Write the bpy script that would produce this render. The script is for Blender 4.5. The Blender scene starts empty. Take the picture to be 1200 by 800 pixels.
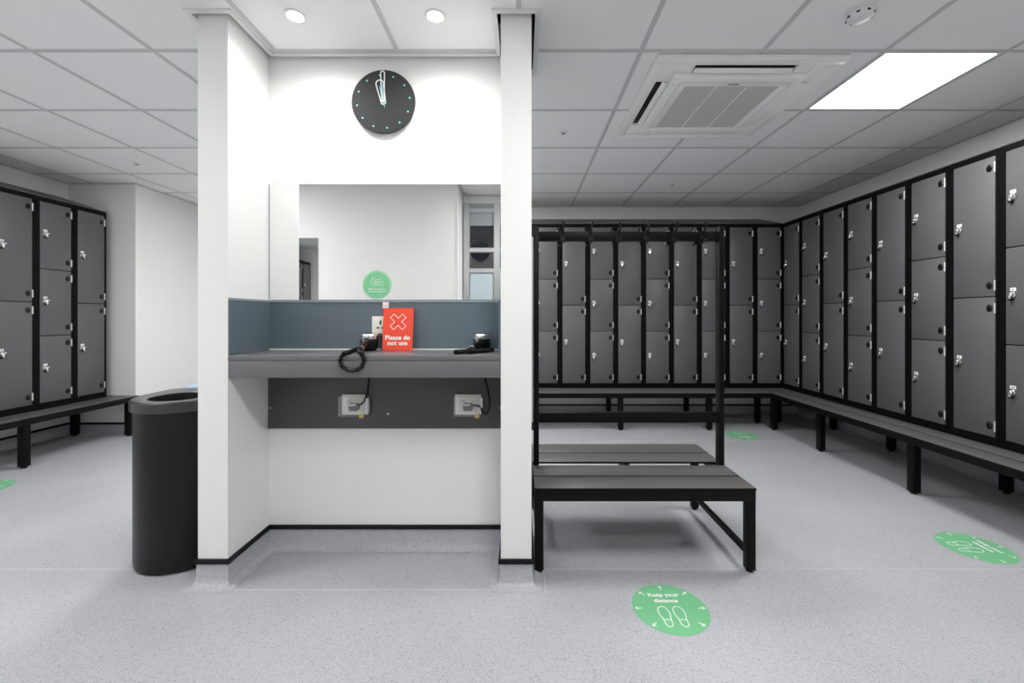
import bpy, bmesh, math, random
from mathutils import Vector, Matrix
random.seed(4)
R = math.radians
scene = bpy.context.scene
col = scene.collection

# ------------------------------------------------------------------ camera, world, exposure
cd = bpy.data.cameras.new('camera'); cam = bpy.data.objects.new('camera', cd); col.objects.link(cam)
cam.location = (0, 0, 1.16); cam.rotation_euler = (R(90), 0, 0)
cd.sensor_width = 36; cd.lens = 15.0; cd.shift_x = -0.01; cd.shift_y = -0.025
cd.clip_start = 0.02
scene.camera = cam
w = bpy.data.worlds.new('world'); scene.world = w; w.use_nodes = True
w.node_tree.nodes['Background'].inputs[0].default_value = (0.6, 0.65, 0.75, 1)
w.node_tree.nodes['Background'].inputs[1].default_value = 0.02
vs = scene.view_settings
vs.view_transform = 'Standard'; vs.look = 'None'; vs.gamma = 1; vs.exposure = 0.12; vs.use_curve_mapping = False
PANEL_STRENGTH = 30.0
SPOT_WATTS = 16.0

# ------------------------------------------------------------------ materials
def mat(name, color, rough=0.5, metal=0.0, spec=0.5, noise=0.0, nscale=60, bump=0.0, bscale=200, stretch=None, alpha=None, trans=0.0, ior=1.45, emit=None, estr=0.0, coat=0.0):
    m = bpy.data.materials.new(name); m.use_nodes = True
    nt = m.node_tree; b = nt.nodes['Principled BSDF']
    c = (*color, 1)
    b.inputs['Base Color'].default_value = c
    b.inputs['Roughness'].default_value = rough
    b.inputs['Metallic'].default_value = metal
    b.inputs['Specular IOR Level'].default_value = spec
    b.inputs['Coat Weight'].default_value = coat
    if trans: b.inputs['Transmission Weight'].default_value = trans; b.inputs['IOR'].default_value = ior
    if alpha is not None: b.inputs['Alpha'].default_value = alpha
    if emit: b.inputs['Emission Color'].default_value = (*emit, 1); b.inputs['Emission Strength'].default_value = estr
    if noise or bump:
        tc = nt.nodes.new('ShaderNodeTexCoord'); mp = nt.nodes.new('ShaderNodeMapping')
        nt.links.new(tc.outputs['Object'], mp.inputs['Vector'])
        if stretch: mp.inputs['Scale'].default_value = stretch
    if noise:
        n = nt.nodes.new('ShaderNodeTexNoise'); n.inputs['Scale'].default_value = nscale; n.inputs['Detail'].default_value = 5
        nt.links.new(mp.outputs[0], n.inputs['Vector'])
        mx = nt.nodes.new('ShaderNodeMix'); mx.data_type = 'RGBA'
        mx.inputs[6].default_value = (*[max(0, v*(1-noise)) for v in color], 1)
        mx.inputs[7].default_value = (*[min(1, v*(1+noise)) for v in color], 1)
        nt.links.new(n.outputs['Fac'], mx.inputs[0]); nt.links.new(mx.outputs[2], b.inputs['Base Color'])
    if bump:
        n2 = nt.nodes.new('ShaderNodeTexNoise'); n2.inputs['Scale'].default_value = bscale; n2.inputs['Detail'].default_value = 3
        nt.links.new(mp.outputs[0], n2.inputs['Vector'])
        bp = nt.nodes.new('ShaderNodeBump'); bp.inputs['Strength'].default_value = bump; bp.inputs['Distance'].default_value = 0.002
        nt.links.new(n2.outputs['Fac'], bp.inputs['Height']); nt.links.new(bp.outputs[0], b.inputs['Normal'])
    return m

def vinyl_mat():
    m = bpy.data.materials.new('speckled_vinyl'); m.use_nodes = True
    nt = m.node_tree; b = nt.nodes['Principled BSDF']; L = nt.links.new
    g = nt.nodes.new('ShaderNodeNewGeometry')
    base = (0.47, 0.475, 0.505, 1)
    n1 = nt.nodes.new('ShaderNodeTexNoise'); n1.inputs['Scale'].default_value = 2.2; n1.inputs['Detail'].default_value = 6
    L(g.outputs['Position'], n1.inputs['Vector'])
    r1 = nt.nodes.new('ShaderNodeValToRGB')
    r1.color_ramp.elements[0].position = 0.3; r1.color_ramp.elements[0].color = (0.43, 0.445, 0.475, 1)
    r1.color_ramp.elements[1].position = 0.7; r1.color_ramp.elements[1].color = (0.48, 0.495, 0.527, 1)
    L(n1.outputs['Fac'], r1.inputs[0])
    last = r1.outputs[0]
    for sc, th, cc, f in ((250, 0.18, (0.13, 0.14, 0.17, 1), 0.8), (330, 0.22, (0.72, 0.73, 0.76, 1), 0.6), (420, 0.24, (0.27, 0.28, 0.31, 1), 0.55)):
        v = nt.nodes.new('ShaderNodeTexVoronoi'); v.inputs['Scale'].default_value = sc
        L(g.outputs['Position'], v.inputs['Vector'])
        # choose only some of the cells for a chip
        sp = nt.nodes.new('ShaderNodeSeparateColor'); L(v.outputs['Color'], sp.inputs[0])
        lt = nt.nodes.new('ShaderNodeMath'); lt.operation = 'LESS_THAN'; lt.inputs[1].default_value = th; L(sp.outputs[0], lt.inputs[0])
        dl = nt.nodes.new('ShaderNodeMath'); dl.operation = 'LESS_THAN'; dl.inputs[1].default_value = 0.42; L(v.outputs['Distance'], dl.inputs[0])
        mu = nt.nodes.new('ShaderNodeMath'); mu.operation = 'MULTIPLY'; L(lt.outputs[0], mu.inputs[0]); L(dl.outputs[0], mu.inputs[1])
        mf = nt.nodes.new('ShaderNodeMath'); mf.operation = 'MULTIPLY'; L(mu.outputs[0], mf.inputs[0]); mf.inputs[1].default_value = f
        mx = nt.nodes.new('ShaderNodeMix'); mx.data_type = 'RGBA'; L(mf.outputs[0], mx.inputs[0]); L(last, mx.inputs[6]); mx.inputs[7].default_value = cc
        last = mx.outputs[2]
    L(last, b.inputs['Base Color'])
    b.inputs['Roughness'].default_value = 0.42; b.inputs['Specular IOR Level'].default_value = 0.35
    n2 = nt.nodes.new('ShaderNodeTexNoise'); n2.inputs['Scale'].default_value = 300; L(g.outputs['Position'], n2.inputs['Vector'])
    bp = nt.nodes.new('ShaderNodeBump'); bp.inputs['Strength'].default_value = 0.12; bp.inputs['Distance'].default_value = 0.001
    L(n2.outputs['Fac'], bp.inputs['Height']); L(bp.outputs[0], b.inputs['Normal'])
    return m

M = {
 'wall': mat('white_wall_paint', (0.86, 0.86, 0.852), 0.6, noise=0.015, nscale=3, bump=0.05, bscale=350),
 'vinyl': vinyl_mat(),
 'weld': mat('vinyl_weld', (0.66, 0.67, 0.69), 0.5),
 'cap': mat('black_capping', (0.005, 0.005, 0.006), 0.45, spec=0.25),
 'tile': mat('ceiling_tile', (0.90, 0.90, 0.905), 0.85, noise=0.02, nscale=4, bump=0.15, bscale=500),
 'grid': mat('ceiling_grid', (0.60, 0.60, 0.61), 0.55),
 'gtrim': mat('ceiling_edge_trim', (0.8, 0.8, 0.8), 0.45),
 'void': mat('ceiling_void', (0.01, 0.01, 0.01), 0.9),
 'lframe': mat('locker_frame_black', (0.003, 0.003, 0.0033), 0.5, spec=0.10),
 'ldoor': mat('locker_door_charcoal', (0.105, 0.105, 0.110), 0.42, noise=0.05, nscale=8, bump=0.08, bscale=420),
 'ltop': mat('locker_sloping_top', (0.10, 0.098, 0.094), 0.5, noise=0.05),
 'chrome': mat('chrome', (0.93, 0.93, 0.94), 0.22, 1.0),
 'steel': mat('brushed_steel', (0.60, 0.61, 0.62), 0.32, 1.0, noise=0.08, nscale=40, stretch=(30, 1, 1)),
 'white_plastic': mat('white_plastic', (0.82, 0.82, 0.81), 0.35),
 'plate_grey': mat('number_print', (0.25, 0.25, 0.26), 0.5),
 'hinge': mat('satin_hinge_metal', (0.80, 0.80, 0.80), 0.45, 0.4),
 'black_plastic': mat('black_plastic', (0.004, 0.004, 0.0045), 0.3, spec=0.3),
 'black_metal': mat('black_powder_coat', (0.0035, 0.0035, 0.004), 0.45, spec=0.14, bump=0.05, bscale=600),
 'slat': mat('bench_slat_laminate', (0.108, 0.106, 0.105), 0.42, noise=0.16, nscale=14, stretch=(1.2, 34, 34), bump=0.1, bscale=90),
 'slat_edge': mat('bench_slat_black_edge', (0.004, 0.004, 0.0045), 0.5, spec=0.14),
 'mirror': mat('mirror_silver', (0.90, 0.92, 0.91), 0.0, 1.0),
 'mirror_edge': mat('mirror_edge', (0.45, 0.50, 0.50), 0.2, 0.3),
 'splash': mat('blue_grey_splashback', (0.115, 0.150, 0.178), 0.22, noise=0.03, nscale=5),
 'splash_cap': mat('splashback_cap', (0.30, 0.35, 0.39), 0.3, 0.2),
 'counter': mat('grey_counter', (0.15, 0.147, 0.157), 0.36, noise=0.05, nscale=20),
 'panel': mat('grey_panel', (0.072, 0.070, 0.072), 0.45, noise=0.05, nscale=20),
 'red': mat('red_sign', (0.86, 0.075, 0.035), 0.35),
 'white_print': mat('white_print', (0.86, 0.87, 0.86), 0.5),
 'green': mat('green_decal', (0.185, 0.53, 0.27), 0.45, noise=0.03, nscale=10),
 'green_pale': mat('green_sticker', (0.20, 0.60, 0.31), 0.4),
 'teal': mat('teal_luminous', (0.16, 0.72, 0.72), 0.4),
 'clock': mat('clock_face_charcoal', (0.036, 0.037, 0.039), 0.65, spec=0.3, noise=0.06, nscale=10),
 'bin': mat('bin_black_plastic', (0.0085, 0.008, 0.009), 0.36, spec=0.28, noise=0.12, nscale=5, bump=0.08, bscale=300),
 'bin_lid': mat('bin_lid_plastic', (0.020, 0.0195, 0.020), 0.28, spec=0.75, noise=0.15, nscale=6, bump=0.06, bscale=300),
 'blue': mat('blue_lid_plastic', (0.30, 0.46, 0.62), 0.4),
 'ac': mat('air_unit_plastic', (0.93, 0.93, 0.92), 0.45),
 'filter': mat('air_unit_filter', (0.60, 0.58, 0.555), 0.8, bump=0.3, bscale=700),
 'dark': mat('dark_recess', (0.012, 0.012, 0.012), 0.7),
 'detector': mat('detector_plastic', (0.78, 0.78, 0.79), 0.4),
 'clear': mat('clear_plastic', (0.90, 0.91, 0.92), 0.12, alpha=0.09),
 'yellow': mat('yellow_tag', (0.65, 0.50, 0.12), 0.5),
 'plug': mat('grey_plug', (0.07, 0.07, 0.075), 0.45),
 'cream': mat('cream_plastic', (0.80, 0.77, 0.70), 0.4),
 'glass_dark': mat('dark_window_glass', (0.010, 0.012, 0.016), 0.03, spec=0.8),
 'frost': mat('frosted_glass', (0.50, 0.58, 0.62), 0.35),
 'door_grey': mat('grey_door_panel', (0.34, 0.36, 0.38), 0.3),
 'led': mat('led_diffuser', (0.9, 0.9, 0.9), 0.5, emit=(1.0, 0.985, 0.965), estr=PANEL_STRENGTH),
 'lamp': mat('downlight_lens', (0.9, 0.9, 0.9), 0.5, emit=(1.0, 0.98, 0.95), estr=60),
 'led_red': mat('red_plastic', (0.7, 0.02, 0.02), 0.3),
}

# ------------------------------------------------------------------ mesh builder
class MB:
    def __init__(s): s.v = []; s.f = []; s.m = []
    def add(s, vs, fs, mi=0):
        o = len(s.v); s.v += [tuple(p) for p in vs]; s.f += [tuple(i+o for i in f) for f in fs]; s.m += [mi]*len(fs); return s
    def box(s, x0, x1, y0, y1, z0, z1, mi=0, top=None):
        vs = [(x0,y0,z0),(x1,y0,z0),(x1,y1,z0),(x0,y1,z0),(x0,y0,z1),(x1,y0,z1),(x1,y1,z1),(x0,y1,z1)]
        fs = [(0,3,2,1),(4,5,6,7),(0,1,5,4),(1,2,6,5),(2,3,7,6),(3,0,4,7)]
        o = len(s.f); s.add(vs, fs, mi)
        if top is not None: s.m[o+1] = top
        return s
    def prism(s, pts, z0, z1, mi=0, top=None):
        n = len(pts)
        s.add([(x,y,z0) for x,y in pts]+[(x,y,z1) for x,y in pts],
              [tuple(range(n-1,-1,-1)), tuple(range(n,2*n))]+[(i,(i+1)%n,n+(i+1)%n,n+i) for i in range(n)], mi)
        if top is not None: s.m[len(s.f)-n-1] = top
        return s
    def extrude(s, pts, axis, a0, a1, mi=0):
        """polygon in the two other axes, run along axis"""
        def P(a, p):
            return (a, p[0], p[1]) if axis == 'x' else (p[0], a, p[1])
        n = len(pts)
        s.add([P(a0,p) for p in pts]+[P(a1,p) for p in pts],
              [tuple(range(n-1,-1,-1)), tuple(range(n,2*n))]+[(i,(i+1)%n,n+(i+1)%n,n+i) for i in range(n)], mi)
        return s
    def lathe(s, prof, n=24, c=(0,0,0), ax='z', mi=0, cap=True):
        """prof list of (r, h) from start to end"""
        vs = []
        for r, h in prof:
            for i in range(n):
                a = 2*math.pi*i/n; p = (r*math.cos(a), r*math.sin(a), h)
                if ax == 'y': p = (p[0], p[2], p[1])
                elif ax == 'x': p = (p[2], p[0], p[1])
                vs.append((p[0]+c[0], p[1]+c[1], p[2]+c[2]))
        fs = []
        for k in range(len(prof)-1):
            for i in range(n):
                j = (i+1)%n; fs.append((k*n+i, k*n+j, (k+1)*n+j, (k+1)*n+i))
        if cap:
            fs.append(tuple(range(n-1,-1,-1))); fs.append(tuple(range((len(prof)-1)*n, len(prof)*n)))
        return s.add(vs, fs, mi)
    def cyl(s, c, r, h0, h1, n=20, ax='z', mi=0): return s.lathe([(r,h0),(r,h1)], n, c, ax, mi)
    def tube(s, pts, r, n=8, mi=0, radii=None, closed=False):
        pts = [Vector(p) for p in pts]; N = len(pts); vs = []
        up = Vector((0,0,1)); prev = None
        for i, p in enumerate(pts):
            if closed: t = (pts[(i+1)%N]-pts[i-1]).normalized()
            else: t = (pts[min(i+1,N-1)]-pts[max(i-1,0)]).normalized()
            if prev is None:
                a = t.cross(up) if abs(t.dot(up)) < 0.95 else t.cross(Vector((1,0,0)))
            else:
                a = prev - t*prev.dot(t)
                if a.length < 1e-6: a = t.cross(up)
            a.normalize(); prev = a; b = t.cross(a)
            rr = radii[i] if radii else r
            for k in range(n):
                th = 2*math.pi*k/n; vs.append(p + (a*math.cos(th)+b*math.sin(th))*rr)
        fs = []
        for i in range(N if closed else N-1):
            i2 = (i+1)%N
            for k in range(n):
                k2 = (k+1)%n; fs.append((i*n+k, i*n+k2, i2*n+k2, i2*n+k))
        if not closed:
            fs.append(tuple(range(n-1,-1,-1))); fs.append(tuple(range((N-1)*n, N*n)))
        return s.add(vs, fs, mi)
    def ribbon(s, pts, wd, h0, h1, closed=False, mi=0):
        """flat line of width wd along 2D points, h0..h1 thick"""
        P = [Vector(p) for p in pts]; N = len(P); L = []; Rr = []
        for i in range(N):
            a = P[i-1] if (closed or i > 0) else P[i]; b = P[(i+1)%N] if (closed or i < N-1) else P[i]
            t = (b-a).normalized(); nrm = Vector((-t.y, t.x))
            L.append(P[i]+nrm*wd/2); Rr.append(P[i]-nrm*wd/2)
        for i in range(N if closed else N-1):
            j = (i+1)%N
            s.prism([Rr[i], Rr[j], L[j], L[i]], h0, h1, mi)
        return s
    def xf(s, mtx):
        s.v = [tuple(mtx @ Vector(p)) for p in s.v]; return s
    def mesh(s, name, mats, bevel=0.0, smooth=35):
        me = bpy.data.meshes.new(name); me.from_pydata(s.v, [], s.f)
        for m in (mats if isinstance(mats, (list, tuple)) else [mats]): me.materials.append(m)
        for p, mi in zip(me.polygons, s.m): p.material_index = mi
        bm = bmesh.new(); bm.from_mesh(me)
        bmesh.ops.recalc_face_normals(bm, faces=bm.faces)
        if bevel:
            eds = [e for e in bm.edges if len(e.link_faces) == 2 and e.calc_face_angle(0) > 0.5]
            bmesh.ops.bevel(bm, geom=eds, offset=bevel, segments=2, profile=0.5, affect='EDGES', clamp_overlap=True)
        bm.to_mesh(me); bm.free()
        for p in me.polygons: p.use_smooth = True
        me.set_sharp_from_angle(angle=R(smooth))
        return me
    def build(s, name, mats, parent=None, bevel=0.0, smooth=35):
        return link(name, s.mesh(name, mats, bevel, smooth), parent)

def link(name, data, parent=None, loc=None, rot=None):
    o = bpy.data.objects.new(name, data); col.objects.link(o)
    if parent is not None: o.parent = parent
    if loc is not None: o.location = loc
    if rot is not None: o.rotation_euler = rot
    return o
def tag(o, label, cat, group=None):
    o['label'] = label; o['category'] = cat
    if group: o['group'] = group
    return o
def thing(name, label, cat, loc=(0,0,0), rz=0.0, group=None):
    return tag(link(name, None, None, loc, (0,0,rz)), label, cat, group)
def struct(o, label=None):
    o['kind'] = 'structure'
    if label: o['label'] = label
    return o
def copy_tree(o, parent=None):
    c = o.copy(); col.objects.link(c)
    if parent is not None: c.parent = parent
    for ch in [x for x in all_children.get(o.name, [])]: copy_tree(ch, c)
    return c
all_children = {}
def text_mesh(body, size, wt=0.0, spacing=1.0, align='CENTER', ext=0.0004):
    cu = bpy.data.curves.new('lettering', 'FONT'); cu.body = body; cu.size = size; cu.align_x = align; cu.align_y = 'CENTER'
    cu.offset = wt; cu.extrude = ext; cu.space_character = spacing; cu.resolution_u = 3
    o = bpy.data.objects.new('lettering', cu); col.objects.link(o)
    dg = bpy.context.evaluated_depsgraph_get(); dg.update()
    me = bpy.data.meshes.new_from_object(o.evaluated_get(dg))
    bpy.data.objects.remove(o); bpy.data.curves.remove(cu)
    me.name = 'lettering'
    return me
def setmat(me, m):
    me.materials.clear(); me.materials.append(m); return me

# ------------------------------------------------------------------ room measurements (metres; camera at origin, looking +Y)
CEIL = 2.45; TOPW = 2.62
XL, XR, YB = -4.44, 3.26, 5.04           # side walls, end wall
NX, NY = -3.78, 4.17                     # wall nib at the far left
PX0, PX1, PX2, PX3 = -1.391, -1.263, -0.092, 0.040   # partition piers
PY0, PY1, PY2 = 1.83, 2.13, 2.26
FX, FY0, FY1 = -0.635, 0.14, -0.34       # wall behind the camera

def offset_poly(pts, d):
    n = len(pts); out = []
    for i in range(n):
        p0, p1, p2 = Vector(pts[i-1]), Vector(pts[i]), Vector(pts[(i+1)%n])
        t1 = (p1-p0).normalized(); t2 = (p2-p1).normalized()
        n1 = Vector((t1.y, -t1.x)); n2 = Vector((t2.y, -t2.x))
        b = (n1+n2); b = b/ max(1e-6, (1+n1.dot(n2)))
        out.append(tuple(p1 + b*d))
    return out
def sweep(mb, pts, prof, mi=0, skip=()):
    """prof: closed list of (outward offset, z), swept round a closed CCW outline"""
    rings = [offset_poly(pts, o) for o, z in prof]; n = len(pts); k = len(prof)
    vs = []
    for i in range(n):
        for j in range(k): vs.append((rings[j][i][0], rings[j][i][1], prof[j][1]))
    fs = []
    for i in range(n):
        if i in skip: continue
        i2 = (i+1)%n
        for j in range(k):
            j2 = (j+1)%k; fs.append((i*k+j, i2*k+j, i2*k+j2, i*k+j2))
    return mb.add(vs, fs, mi)

PART = [(PX0,PY0),(PX1,PY0),(PX1,PY1),(PX2,PY1),(PX2,PY0),(PX3,PY0),(PX3,PY2),(PX0,PY2)]
# room outline, clockwise from above so that "outward" points into the room
ROOM = [(XL,FY0),(XL,NY),(NX,NY),(NX,YB),(XR,YB),(XR,FY1),(FX,FY1),(FX,FY0)]

# floor
fl = struct(MB().box(XL-0.1, XR+0.1, FY1-0.1, YB+0.1, -0.1, 0.0).build('floor', M['vinyl']), 'pale grey speckled vinyl floor')
cove_prof = [(0.0,0.10),(0.004,0.10),(0.004,0.045),(0.010,0.022),(0.022,0.008),(0.042,0.0012),(0.0,0.0012)]
cap_prof = [(0.0,0.100),(0.011,0.100),(0.011,0.113),(0.008,0.119),(0.0,0.119)]
def weld(x0, x1, y0, y1):
    MB().box(x0, x1, y0, y1, 0.0002, 0.0012).build('vinyl_weld_seam', M['weld'], fl)
weld(-4.38, PX0-0.06, 1.951, 1.954); weld(PX3+0.06, XR-0.05, 1.951, 1.954)
weld(PX1+0.02, PX2-0.02, 1.805, 1.808); weld(PX0-0.06, PX0-0.057, 1.8, 1.95); weld(PX3+0.057, PX3+0.06, 1.78, 1.95)
weld(-4.38, -4.0, 0.5, 0.503); weld(0.5, XR-0.05, 3.951, 3.954)

# walls
wl = struct(MB().box(XL-0.12, XL, FY0-0.1, NY, 0, TOPW).build('wall_left', M['wall']))
nb = struct(MB().box(XL-0.12, NX, NY, YB+0.12, 0, TOPW).build('wall_nib', M['wall']))
wb = struct(MB().box(NX, XR+0.12, YB, YB+0.12, 0, TOPW).build('wall_back', M['wall']))
wr = struct(MB().box(XR, XR+0.12, FY1-0.12, YB, 0, TOPW).build('wall_right', M['wall']))
wf = struct(MB().box(XL-0.12, FX, FY1-0.12, FY0, 0, TOPW).box(FX, XR, FY1-0.12, FY1, 0, TOPW).build('wall_front', M['wall']))
wp = struct(MB().prism(PART, 0, TOPW).build('wall_partition', M['wall']), 'white partition wall with two projecting piers')
# coved skirtings with black capping
b = MB(); sweep(b, PART, cove_prof); b.build('coved_skirting', M['vinyl'], wp)
b = MB(); sweep(b, PART, cap_prof); b.build('capping_strip', M['cap'], wp)
b = MB(); sweep(b, ROOM, cove_prof); struct(b.build('baseboard_room', M['vinyl']), 'coved vinyl skirting round the room')
b = MB(); sweep(b, ROOM, cap_prof); struct(b.build('trim_1', M['cap']), 'black capping strip on the coved skirting')

# ------------------------------------------------------------------ ceiling: void, tiles, grid
ceil = struct(MB().box(XL-0.12, XR+0.12, FY1-0.12, YB+0.12, TOPW, TOPW+0.06).build('ceiling', M['void']), 'suspended tile ceiling')
GO = 0.036
HOLES = [(PX0-GO, PX1+GO, PY0-GO, PY2+GO), (PX2-GO, PX3+GO, PY0-GO, PY2+GO), (PX1-GO, PX2+GO, PY1-GO, PY2+GO),
         (XL-1, NX, NY, YB+1), (XL-1, FX, FY1-1, FY0)]
def sub_rect(r, holes):
    rs = [r]
    for h in holes:
        nr = []
        for (a,b_,c,d) in rs:
            x0, x1, y0, y1 = max(a,h[0]), min(b_,h[1]), max(c,h[2]), min(d,h[3])
            if x0 >= x1-1e-5 or y0 >= y1-1e-5: nr.append((a,b_,c,d)); continue
            if a < x0-1e-5: nr.append((a,x0,c,d))
            if x1 < b_-1e-5: nr.append((x1,b_,c,d))
            if c < y0-1e-5: nr.append((x0,x1,c,y0))
            if y1 < d-1e-5: nr.append((x0,x1,y1,d))
        rs = nr
    return rs
GX = [0.58+0.595*k for k in range(-9, 6)]; GY = [2.08+0.6*k for k in range(-5, 6)]
xs = sorted([XL]+[x for x in GX if XL < x < XR]+[XR]); ys = sorted([FY1]+[y for y in GY if FY1+0.05 < y < YB]+[YB])
LED_CELLS = {}      # (ix, iy) -> label
def cell_at(x, y):
    for i in range(len(xs)-1):
        for j in range(len(ys)-1):
            if xs[i] <= x < xs[i+1] and ys[j] <= y < ys[j+1]: return (i, j)
LEDS = [((2.07, 2.38), 'bright square LED panel set in the ceiling beside the air unit'),
        ((0.28, 0.58), 'square LED ceiling panel in front of the coat-hook bench'),
        ((-2.69, 1.18), 'square LED ceiling panel on the waste bin side of the partition'),
        ((-2.1, 3.58), 'square LED ceiling panel behind the partition, on the waste bin side'),
        ((-0.31, 3.58), 'square LED ceiling panel behind the partition, on the coat-hook bench side')]
for (p, lab) in LEDS: LED_CELLS[cell_at(*p)] = lab
tile_cache = {}
HB = 0.011
for i in range(len(xs)-1):
    for j in range(len(ys)-1):
        x0, x1, y0, y1 = xs[i]+HB, xs[i+1]-HB, ys[j]+HB, ys[j+1]-HB
        if x1-x0 < 0.02 or y1-y0 < 0.02: continue
        if (i, j) in LED_CELLS:
            t = thing('ceiling_light_panel', LED_CELLS[(i,j)], 'ceiling light', ((x0+x1)/2, (y0+y1)/2, CEIL), 0)
            hx, hy = (x1-x0)/2, (y1-y0)/2; fr = 0.012
            MB().box(-hx,hx,-hy,-hy+fr,0.0,0.02).box(-hx,hx,hy-fr,hy,0.0,0.02).box(-hx,-hx+fr,-hy+fr,hy-fr,0.0,0.02).box(hx-fr,hx,-hy+fr,hy-fr,0.0,0.02).build('light_frame', M['white_plastic'], t)
            MB().box(-hx+fr,hx-fr,-hy+fr,hy-fr,0.004,0.016).build('diffuser', M['led'], t)
            continue
        rs = sub_rect((x0,x1,y0,y1), HOLES)
        if not rs: continue
        b = MB()
        cx, cy = (x0+x1)/2, (y0+y1)/2
        for r in rs: b.box(r[0]-cx, r[1]-cx, r[2]-cy, r[3]-cy, CEIL+0.003, CEIL+0.018)
        key = (round(x1-x0,4), round(y1-y0,4)) if len(rs) == 1 and rs[0] == (x0,x1,y0,y1) else None
        if key and key in tile_cache: me = tile_cache[key]
        else:
            me = b.mesh('ceiling_tile', M['tile'])
            if key: tile_cache[key] = me
        link('ceiling_tile', me, ceil, (cx, cy, random.uniform(-0.0004, 0.0004)))
def bar(r):
    rs = sub_rect(r, HOLES)
    if not rs: return
    b = MB()
    for q in rs: b.box(q[0], q[1], q[2], q[3], CEIL, CEIL+0.02)
    b.build('ceiling_grid_bar', M['grid'], ceil)
for x in xs[1:-1]:
    for j in range(len(ys)-1): bar((x-HB, x+HB, ys[j]+HB, ys[j+1]-HB))
for y in ys[1:-1]:
    for i in range(len(xs)-1): bar((xs[i]-HB if i else xs[i], xs[i+1]-HB, y-HB, y+HB))
# edge trims: shadow gap round the partition, wall angle round the room
b = MB(); sweep(b, PART, [(0.016,CEIL-0.006),(0.037,CEIL-0.006),(0.037,CEIL+0.02),(0.032,CEIL+0.02),(0.032,CEIL-0.002),(0.019,CEIL-0.002),(0.019,CEIL+0.03),(0.016,CEIL+0.03)])
struct(b.build('trim_2', M['gtrim']), 'pale ceiling edge trim with a shadow gap round the partition')
b = MB(); sweep(b, ROOM, [(0.0,CEIL-0.003),(0.022,CEIL-0.003),(0.022,CEIL+0.0),(0.0,CEIL+0.0)])
struct(b.build('trim_3', M['grid']), 'ceiling wall angle round the room')

# ------------------------------------------------------------------ wall behind the camera (seen in the vanity mirror)
d1 = struct(MB().box(-0.62, 0.62, FY1+0.002, FY1+0.03, 0.0, 2.36).build('door_1', M['door_grey']), 'grey steel framed glazed door')
dfr = MB()
for x in (-0.62, -0.30, -0.06, 0.56): dfr.box(x, x+0.06, FY1+0.028, FY1+0.06, 0.0, 2.36)
for z in (2.28, 1.86, 1.64): dfr.box(-0.56, -0.30, FY1+0.03, FY1+0.05, z-0.02, z+0.02)
dfr.build('door_frame', M['steel'], d1)
for x0, x1 in ((-0.555, -0.305), (-0.235, -0.065)):
    MB().box(x0, x1, FY1+0.03, FY1+0.036, 1.89, 2.12).build('pane', M['glass_dark'], d1)
    MB().box(x0, x1, FY1+0.03, FY1+0.036, 1.67, 1.83).build('pane', M['glass_dark'], d1)
    MB().box(x0, x1, FY1+0.03, FY1+0.036, 0.9, 1.61).build('pane', M['frost'], d1)
struct(MB().box(FX+0.0, FX+0.012, FY0-0.05, FY0+0.006, 0.12, CEIL-0.01).build('trim_4', M['white_plastic']), 'white corner guard')
mw = thing('wall_mirror', 'narrow full height mirror on the wall facing the vanity', 'mirror', (-2.18, FY0, 0.55))
MB().box(-0.22, 0.22, 0.0, 0.004, 0, 1.36).build('mirror_backing', M['mirror_edge'], mw)
MB().box(-0.217, 0.217, 0.004, 0.007, 0.003, 1.357).build('mirror_glass', M['mirror'], mw)

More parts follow.
